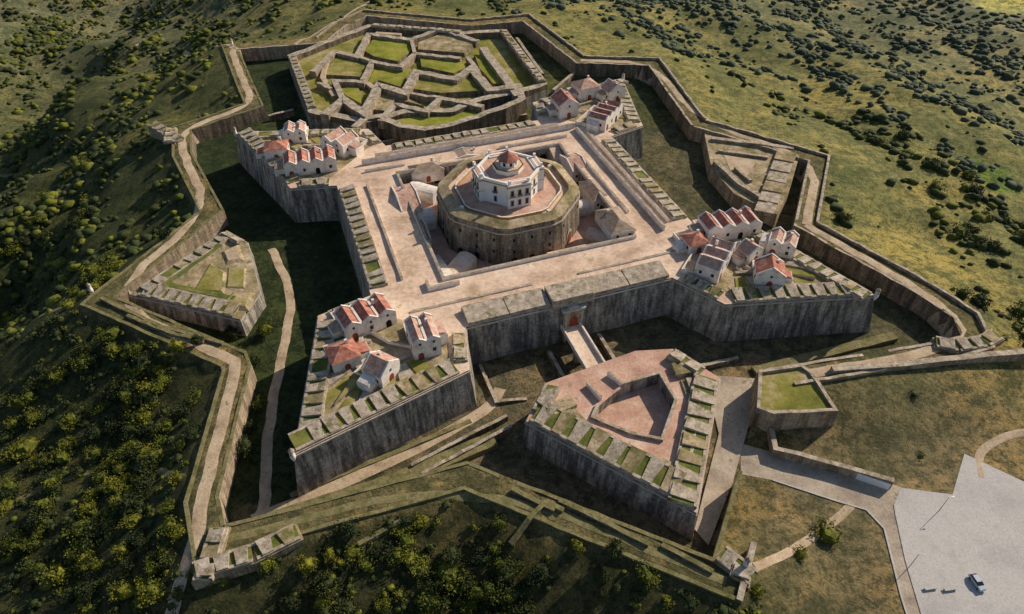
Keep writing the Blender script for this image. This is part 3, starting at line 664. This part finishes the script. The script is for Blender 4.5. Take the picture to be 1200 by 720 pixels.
# ditch floor : banks and the narrow trench
for pl,h,wd,mt,nm in (([(-98,-95.5),(-66,-94.5),(-36,-90)],1.6,2.4,'bank','earth_bank'),([(-92,-89),(-40,-81)],.5,.7,'bank','earth_bank'),([(-60,-91.5),(-30,-84)],2.2,.5,'coping','low_ditch_wall'),([(-58,-95),(-30,-88)],2.2,.5,'coping','low_ditch_wall'),([(-31,-61),(-31,-77),(-22,-79)],1.0,.5,'coping','low_ditch_wall'),([(-9,-64),(-9,-80)],2.2,.6,'coping','low_ditch_wall'),([(9,-62),(9,-80)],2.2,.6,'coping','low_ditch_wall'),([(20,-84),(46,-86)],1.6,.6,'coping','low_ditch_wall'),([(48,-92),(100,-94)],1.2,1.6,'bank','earth_bank')):
    o=strip(nm,LL(pl),-wd,wd,-15.6,-15+h,'retain' if mt=='coping' else 'bank',mt,sub=3); top(o,'low stone wall on the ditch floor' if mt=='coping' else 'low grassy earth bank on the ditch floor','wall' if mt=='coping' else 'bank','low walls in the ditch' if mt=='coping' else 'earth banks in the ditch')
# ---------------------------------------------------------------- hornwork
HW=ccw(LL([(-60,112),(-36,93),(-16,96),(5,90),(20,97),(44,99),(57,104),(61,180),(38,184),(-12,214),(-28,205),(-62,184)]))
hw=empty('hornwork',(*L(0,92),-15),0,'large stone hornwork with angular stepped walls and grassy terraces','outwork')
prism('rampart',HW,-15.6,-9.2,'wall','ruin',hw,batter=.08)
strip('outer_wall',HW,-4.2,-.05,-9.4,-6.2,'retain','coping',hw,closed=True,sub=5,jz=.4)
for i in range(len(HW)):
    A,B=HW[i],HW[(i+1)%len(HW)]
    if math.hypot(B[0]-A[0],B[1]-A[1])>50: merlons('parapet',A,B,-6.0,hw,trim0=2,trim1=3,pitch=4.6,T=4.0,hi=1.3)
for q,w_,z in (([(366,84),(392,60),(418,66),(432,40),(482,46),(516,34),(560,48)],1.7,-5.8),
 ([(380,134),(402,116),(426,132),(444,100),(474,108),(488,84),(534,92),(552,80),(574,104),(602,102)],2.2,-4.6),([(402,116),(392,94),(424,96),(436,72),(470,78),(486,62),(540,68)],1.5,-5.8),
 ([(446,142),(462,122),(500,130),(516,114),(566,124)],1.6,-5.4),([(566,56),(584,80),(608,112)],2.2,-4.8),([(548,66),(562,86),(552,80)],1.2,-5.6),([(474,108),(500,112),(516,114)],1.0,-6.0),([(418,66),(436,72)],1.0,-6.0),([(482,46),(486,62)],1.0,-6.0),([(372,96),(388,104)],1.0,-6.4)):
    strip('long_rampart',PP(q,z),-w_,w_,-9.4,z,'walltan','coping',hw,sub=3,jz=.35)
for q,z,mt in (([(438,44),(480,50),(484,58),(466,72),(438,66),(428,60)],-7.4,'lawn'),([(490,50),(518,39),(556,50),(544,62),(490,58)],-7.0,'bastop'),([(396,64),(414,70),(432,76),(422,90),(392,88),(378,88)],-7.6,'ruin'),
  ([(440,78),(468,84),(482,80),(470,102),(444,94),(430,100)],-8.0,'lawn'),([(494,90),(532,97),(550,87),(568,106),(516,109),(484,104)],-6.6,'ruin'),([(492,66),(538,72),(548,78),(532,86),(494,78)],-7.4,'lawn'),
  ([(448,110),(472,113),(496,124),(464,116),(452,130),(434,128)],-7.2,'bastop'),([(454,146),(466,128),(500,136),(520,120),(560,128),(556,138),(500,150)],-8.0,'lawn'),([(396,104),(420,102),(424,122),(406,112)],-7.6,'lawn'),([(570,66),(556,64),(562,80),(578,98),(596,98)],-6.8,'lawn')):
    prism('grass_terrace',ccw(PP(q,z)),-9.5,z,'retain',mt,hw,batter=.25)
for q in ([(384,66),(378,90),(392,112)],[(470,40),(440,38)],[(436,128),(442,106),(430,96)]):
    strip('earth_track',PP(q,-7),-1.3,1.3,-9.2,-7.1,'path','path',hw)
strip('front_scarp_wall',PP([(416,152),(428,140),(446,138),(470,150),(498,153),(530,148),(560,138),(590,128),(612,118),(606,100)],-6),-1.8,1.8,-15,-5.0,'retain','coping',hw,sub=4,jz=.35)
for pl in ([(62,108),(80,124)],[(64,128),(68,180)],[(-66,130),(-78,128)],[(-40,84),(-30,84),(40,88)]):
    o=strip('low_ditch_wall',LL(pl),-.8,.8,-15.4,-12,'retain','coping',sub=4); top(o,'low stone wall on the ditch floor','wall','low walls in the ditch')
# ---------------------------------------------------------------- places of arms
def platform(name,poly,z0,z1,label,parap,mtop='grass'):
    poly=ccw(poly); c=(sum(p_[0] for p_ in poly)/len(poly),sum(p_[1] for p_ in poly)/len(poly))
    e=empty(name,(*c,z0),0,label,'outwork'); prism('wall',poly,z0,z1,'walltan',mtop,e,batter=.05)
    if parap: strip('parapet',poly,-1.1,-.05,z1-.1,z1+.9,'walltan','coping',e,closed=True,sub=4)
    return e
platform('place_of_arms',PP([(888,436),(938,429),(950,436),(982,484),(905,488),(886,480)],-7.5),-15.5,-7.5,'walled grass platform beside the entrance road',True,'ruin')
o=strip('road_wall',PP([(903,505),(908,528),(985,548),(1046,566)],-13),-.7,.7,-16,-11.8,'walltan','coping',sub=5); top(o,'tan stone wall with pale coping beside entrance road','wall')
o=strip('stepped_wall',PP([(990,552),(1012,560),(1044,571)],-12.5),-1.5,-.75,-16,-12.4,'white','kerb'); top(o,'short white stepped wall at the road edge','wall')
o=strip('long_wall',PP([(975,434),(1060,428),(1130,420),(1215,412)],-7),-1.0,1.0,-13,-6.2,'walltan','coping',sub=6); top(o,'long low stone wall running over the grass slope','wall')
def redan(pp,z,label):
    q=PP(pp,z); e=empty('redan',(*q[0],z),0,label,'outwork')
    strip('wall',q,-5,0,-12,z,'walltan','bastop',e)
    for i in range(len(q)-1): merlons('parapet',q[i],q[i+1],z,e,trim0=.6,trim1=.6,pitch=4,T=4.4,hi=1.5)
    return e
redan([(246,618),(224,684),(300,660),(356,632)],-7.3,'small zigzag stone outwork with thick merlons')
redan([(1095,408),(1125,414),(1160,408),(1178,398)],-7.3,'small stone outwork with thick merlons')
redan([(835,655),(878,690),(884,668)],-7.6,'small stone outwork with thick merlons')
redan([(172,148),(205,168),(208,150)],-7.2,'small stone outwork with thick merlons')
for u,v,z in ((107,341,-7.4),(874,662,-6.5),(272,52,-7.2)): sentry(*P(u,v,z),z+.6,.75)
for q in ([(598,640),(640,590),(660,600)],[(655,588),(700,610),(760,640)],[(150,372),(200,392),(240,402)],[(600,575),(650,600)],[(775,640),(835,672)],[(120,352),(190,385),(262,404)],[(420,640),(470,612)]):
    w_=[PT(*k_) for k_ in q]; o=strip('ruined_wall',w_,-.6,.6,-1.5,1.1,'retain','bank',zf=gz,sub=3); top(o,'overgrown ruined stone wall among the bushes','wall','ruined walls on the slope')
# ---------------------------------------------------------------- car park things
def car(x,y,z,ang):
    e=empty('parked_car',(x,y,z),ang,'pale blue grey hatchback parked on the gravel car park','car')
    prof=[(-2.1,.35),(-2.15,.75),(-2.05,.98),(-1.2,1.05),(-.6,1.1),(2.0,1.05),(2.15,.8),(2.1,.35)]
    n=len(prof);V=[(px,-.89,pz) for px,pz in prof]+[(px,.89,pz) for px,pz in prof]
    Fc=[tuple(range(n)),tuple(range(2*n-1,n-1,-1))]+[(i,i+n,(i+1)%n+n,(i+1)%n) for i in range(n)]
    o=mobj('body',V,Fc,'carpaint',None,e,True); b_=o.modifiers.new('b','BEVEL'); b_.width=.08; b_.segments=2
    V=[(-1.15,-.84,1.03),(1.95,-.84,1.03),(1.95,.84,1.03),(-1.15,.84,1.03),(-.35,-.66,1.47),(1.5,-.66,1.47),(1.5,.66,1.47),(-.35,.66,1.47)]
    mobj('windows',V,[(0,1,5,4),(1,2,6,5),(2,3,7,6),(3,0,4,7),(4,5,6,7)],'glass',None,e,True)
    boxobj('roof',.57,0,1.46,1.8,1.28,.07,'carpaint',e,.95,.95)
    for sx in (-1.3,1.35):
        for sy in (-.8,.8):
            n=16; w=empty('wheel',(sx,sy,.33)); w.parent=e
            for name,r_,wd,mt in (('tyre',.33,.2,'tyre'),('rim',.2,.23,'metal')):
                Vv=[(r_*math.cos(6.283*k/n),-wd/2,r_*math.sin(6.283*k/n)) for k in range(n)]+[(r_*math.cos(6.283*k/n),wd/2,r_*math.sin(6.283*k/n)) for k in range(n)]
                mobj(name,Vv,[(k,(k+1)%n,(k+1)%n+n,k+n) for k in range(n)]+[tuple(range(n))[::-1],tuple(range(n,2*n))],mt,None,w,True)
    for sy in (-.62,.62): boxobj('headlight',-2.12,sy,.68,.12,.35,.18,'lampglass',e); boxobj('tail_light',2.1,sy,.72,.12,.3,.2,'redlight',e)
    return e
car(*P(1144,684,-14.9),-14.9,math.radians(100))
for u,v in ((1090,690),(1113,691)):
    x,y=P(u,v,-14.9); e=empty('stone_bench',(x,y,-14.9),math.radians(8),'pale stone block bench on the car park','bench','stone benches')
    boxobj('seat',0,0,.42,3.2,.8,.16,'kerb',e); 
    for s in (-1,1): boxobj('leg',s*1.1,0,-.05,.4,.65,.48,'kerb',e)
for u,v in ((1066,664),(1101,598)):
    x,y=P(u,v,-14.9); e=empty('street_lamp',(x,y,-14.9),math.radians(R.uniform(-20,20)),'slim grey street lamp on the car park','street lamp','car park street lamps')
    boxobj('post',0,0,-.1,.14,.14,6.1,'metal',e,.55,.55); boxobj('arm',.5,0,5.9,1.1,.07,.07,'metal',e); boxobj('lamp_head',1.1,0,5.8,.6,.28,.12,'metal',e)
# ---------------------------------------------------------------- vegetation
def crown(seed,n,sq,mat,name,raw=False,sub=2,ls=1.0):
    r_=random.Random(seed); V=[];Fc=[]
    bm=bmesh.new(); bmesh.ops.create_icosphere(bm,subdivisions=sub,radius=.66)
    ex=r_.uniform(.8,1.35)
    for v in bm.verts:
        k=1+.45*noise.noise(v.co*2.3+Vector((seed*3.1,0,0))); v.co*=k; v.co.x*=ex; v.co.z=v.co.z*sq+.5*sq
    for v in bm.verts: V.append(tuple(v.co))
    for f in bm.faces: Fc.append(tuple(v.index for v in f.verts))
    bm.free()
    cl=[]
    for _ in range(14):
        a=r_.uniform(0,6.283); zz=r_.uniform(-.3,1); q=math.sqrt(max(0,1-zz*zz)); rr_=r_.uniform(.5,1.05)
        cl.append((Vector((q*math.cos(a)*rr_*ex,q*math.sin(a)*rr_,zz*rr_*r_.uniform(.7,1.1))),r_.uniform(.15,.34)))
    for _ in range(n):
        c,s=r_.choice(cl); p_=c+Vector((r_.gauss(0,s),r_.gauss(0,s),r_.gauss(0,s)))*.8
        p_.z=p_.z*sq+.55*sq
        if p_.z<.02: p_.z=.05
        u=Vector((r_.gauss(0,1),r_.gauss(0,1),r_.gauss(0,1))).normalized(); w=u.cross(Vector((r_.gauss(0,1),r_.gauss(0,1),r_.gauss(0,1)))).normalized(); sz=r_.uniform(.06,.13)*ls
        k=len(V); V+=[tuple(p_-u*sz),tuple(p_+w*sz*.7),tuple(p_+u*sz),tuple(p_-w*sz*.7)]
        if raw: Fc+=[(k,k+1,k+2),(k,k+2,k+3)]
        else: Fc.append((k,k+1,k+2,k+3))
    if raw: return np.array(V),np.array(Fc)
    me=bpy.data.meshes.new(name); me.from_pydata(V,[],Fc); me.materials.append(M[mat]); return me
BV=[crown(i,420,[.85,.6,.95,.7,.8,.9][i],'leafy' if i%3 else 'leafd','bush') for i in range(6)]
TV=[crown(20+i,900,.9,'leafd' if i else 'leafy','crown') for i in range(3)]
def low(seed):
    bm=bmesh.new(); bmesh.ops.create_icosphere(bm,subdivisions=1,radius=1)
    ex=R.uniform(.8,1.5)
    for v in bm.verts:
        k=1+.6*noise.noise(v.co*2.2+Vector((seed*5.7,1,0)))+R.uniform(-.25,.25); v.co*=k; v.co.x*=ex; v.co.z=v.co.z*.7+.4
    v_=np.array([tuple(v.co) for v in bm.verts]); f_=np.array([[q.index for q in f.verts] for f in bm.faces]); bm.free(); return v_,f_
LT=[low(s) for s in range(8)]; NTm=[crown(40+s,60,[.85,.6,.9,.7,.5][s],None,'',True,1,1.7) for s in range(5)]
N=230000
X=rs.uniform(-560,800,N); Y=rs.uniform(15,980,N)
rx,ry=X-CX,Y-CY; r=np.hypot(rx,ry)
orch=(r>430)&(rx>120)&(snoise(X+11,Y+5,260)>0)
ga=math.radians(28); gu=X*math.cos(ga)+Y*math.sin(ga); gv=-X*math.sin(ga)+Y*math.cos(ga)
gu2=np.round(gu/9)*9+rs.uniform(-1.6,1.6,N); gv2=np.round(gv/9)*9+rs.uniform(-1.6,1.6,N)
X=np.where(orch,gu2*math.cos(ga)-gv2*math.sin(ga),X); Y=np.where(orch,gu2*math.sin(ga)+gv2*math.cos(ga),Y)
dc=pdist(X,Y,CREST); ok=(~inside(X,Y,CREST))&(dc>2.0)&(pdist(X,Y,ROAD)>4)&(~inside(X,Y,ROAD))
X,Y,dc,orch=X[ok],Y[ok],dc[ok],orch[ok]; Z=hgt(X,Y)
t_=Y*CT+(HC-Z)*ST; U=600+FX*X/t_; Vv=360+FX*((HC-Z)*CT-Y*ST)/t_
ok=(U>-160)&(U<1360)&(Vv>-70)&(Vv<830)&(t_>40); X,Y,Z,U,Vv,t_,dc,orch=[q[ok] for q in (X,Y,Z,U,Vv,t_,dc,orch)]
rx,ry=X-CX,Y-CY; r=np.hypot(rx,ry); ux,uy=rx/r,ry/r
cl=snoise(X*1.0,Y,62)*.6+snoise(X+31,Y-17,24)*.6+snoise(X-80,Y+10,11)*.35
Lw=np.maximum(-ux,0)**2; Fw=np.maximum(-uy,0)**2
dens=.22+.62*Lw+1.2*Fw+cl*1.5
dens=np.where((ux>.2)&(dc<40)&(uy>-.5),dens*.35,dens)
dr=pdist(X,Y,ROAD); dens=np.where((dr<48)&(X>56),dens*.06,dens)
dens=np.where((uy>.4)&(dc<40),dens*.3,dens)
dens=np.where((ux>.1)&(r>230),dens*.7+.3,dens)
dens=np.where(orch,.55,dens)
dens[inside(X,Y,FIELD)]=0
ok=rs.uniform(0,1,X.shape)<dens*.42
X,Y,Z,U,Vv,t_,ux,uy,r,dc,orch,cl=[q[ok] for q in (X,Y,Z,U,Vv,t_,ux,uy,r,dc,orch,cl)]
size=(.35+rs.beta(1.3,3.2,X.shape)*1.25)*np.where(r>300,2.3,2.2)*(1+.25*np.clip(cl,-1,1))
size=np.clip(size,.5,3.4); size=np.where(orch,rs.uniform(1.5,2.5,X.shape),size)
score=size/t_*((U>0)&(U<1200)&(Vv>0)&(Vv<720)); order=np.argsort(-score); near=order[:290]; rest=order[290:]
for i in near:
    k=int(i)%6; o=bpy.data.objects.new('bush',BV[k]); x,y=float(X[i]),float(Y[i]); o.location=(x,y,gz(x,y)-.1)
    s=float(size[i]); o.scale=(s*R.uniform(.8,1.2),s*R.uniform(.8,1.2),s*R.uniform(.75,1.1)); o.rotation_euler=(0,0,R.uniform(0,6.28)); link(o)
    top(o,'round yellow green bush on the dry slope' if k%3 else 'dark green bush on the dry slope','bush','bushes on the slopes')
def stuff(name,idx,mat,label):
    av=[];af=[];off=0
    for i in idx:
        v_,f_=NTm[int(i)%5] if t_[i]<240 and size[i]>1.0 else LT[int(i)%8]
        a=R.uniform(0,6.283);c,s=math.cos(a),math.sin(a); sc=size[i]
        q=np.empty_like(v_); q[:,0]=(v_[:,0]*c-v_[:,1]*s)*sc+X[i]; q[:,1]=(v_[:,0]*s+v_[:,1]*c)*sc+Y[i]; q[:,2]=v_[:,2]*sc*R.uniform(.7,1.05)+Z[i]-.2
        av.append(q); af.append(f_+off); off+=len(v_)
    av=np.concatenate(av); af=np.concatenate(af); me=bpy.data.meshes.new(name)
    me.vertices.add(len(av)); me.vertices.foreach_set('co',av.ravel()); me.loops.add(len(af)*3); me.loops.foreach_set('vertex_index',af.ravel())
    me.polygons.add(len(af)); me.polygons.foreach_set('loop_start',np.arange(0,len(af)*3,3)); me.polygons.foreach_set('loop_total',np.full(len(af),3))
    me.update(calc_edges=True); me.materials.append(M[mat]); o=bpy.data.objects.new(name,me); link(o)
    o['kind']='stuff'; top(o,label,'scrub'); return o
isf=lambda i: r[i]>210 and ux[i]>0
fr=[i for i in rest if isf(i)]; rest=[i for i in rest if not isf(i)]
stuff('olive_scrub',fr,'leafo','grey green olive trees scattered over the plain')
stuff('scrub',[i for i in rest if i%5<3],'leafd','dark scrub covering the hillsides'); stuff('scrub',[i for i in rest if i%5>2],'leafy','yellow green scrub covering the hillsides')
def trunk_mesh():
    V=[];Fc=[];n=8
    def limb(p,q,r0,r1):
        k=len(V); d=(q-p).normalized(); a=d.orthogonal().normalized(); b_=d.cross(a)
        for c,r_ in ((p,r0),(q,r1)):
            for j in range(n): w=6.283*j/n; V.append(tuple(c+(a*math.cos(w)+b_*math.sin(w))*r_))
        for j in range(n): Fc.append((k+j,k+(j+1)%n,k+n+(j+1)%n,k+n+j))
    limb(Vector((0,0,-.3)),Vector((.05,0,1.3)),.26,.17)
    for a in (0,2.1,4.2): limb(Vector((.05,0,1.2)),Vector((math.cos(a)*.9,math.sin(a)*.9,2.3)),.14,.05)
    me=bpy.data.meshes.new('trunk'); me.from_pydata(V,[],Fc); me.materials.append(M['bark']); return me
TM=trunk_mesh()
tp=[(313,392),(300,430),(296,455),(306,478),(296,505),(292,530),(210,412),(232,405),(170,430),(560,700),(340,712),(385,690),(362,668),(720,650),(530,655)]
for i,(u,v) in enumerate(tp):
    x,y=PT(u,v); z=gz(x,y); s=R.uniform(.8,1.15)
    e=empty('olive_tree',(x,y,z),R.uniform(0,6),'small round dark green tree with short trunk','tree','small trees around the fort'); e.scale=(s,s,s)
    o=bpy.data.objects.new('trunk',TM); link(o); o.parent=e
    o=bpy.data.objects.new('crown',TV[i%3]); link(o); o.parent=e; o.location=(0,0,1.3); o.scale=(2.2,2.2,2.3)
# ---------------------------------------------------------------- camera, light
cam=bpy.data.cameras.new('camera'); co=bpy.data.objects.new('camera',cam); link(co); co.location=(0,0,HC); co.rotation_euler=(math.pi/2-TH,0,0)
cam.sensor_width=36; cam.lens=FX/1200*36; cam.clip_end=12000; cam.clip_start=1; scene.camera=co
el=math.radians(32); az=math.atan2(.60,.80)
S=Vector((math.cos(el)*math.cos(az),math.cos(el)*math.sin(az),math.sin(el)))
sl=bpy.data.lights.new('sun','SUN'); sl.energy=5.0; sl.angle=math.radians(.5); sl.color=(1,.86,.69)
so=bpy.data.objects.new('sun',sl); link(so); so.rotation_euler=S.to_track_quat('Z','Y').to_euler(); so.location=(200,200,300)
w=bpy.data.worlds.new('World'); scene.world=w; w.use_nodes=True; t=w.node_tree; bg=t.nodes['Background']
sk=t.nodes.new('ShaderNodeTexSky'); sk.sky_type='NISHITA'; sk.sun_disc=False; sk.sun_elevation=el; sk.sun_rotation=math.pi/2-az
t.links.new(sk.outputs[0],bg.inputs[0]); bg.inputs[1].default_value=.09
scene.view_settings.view_transform='Standard'; scene.view_settings.look='None'; scene.view_settings.exposure=0
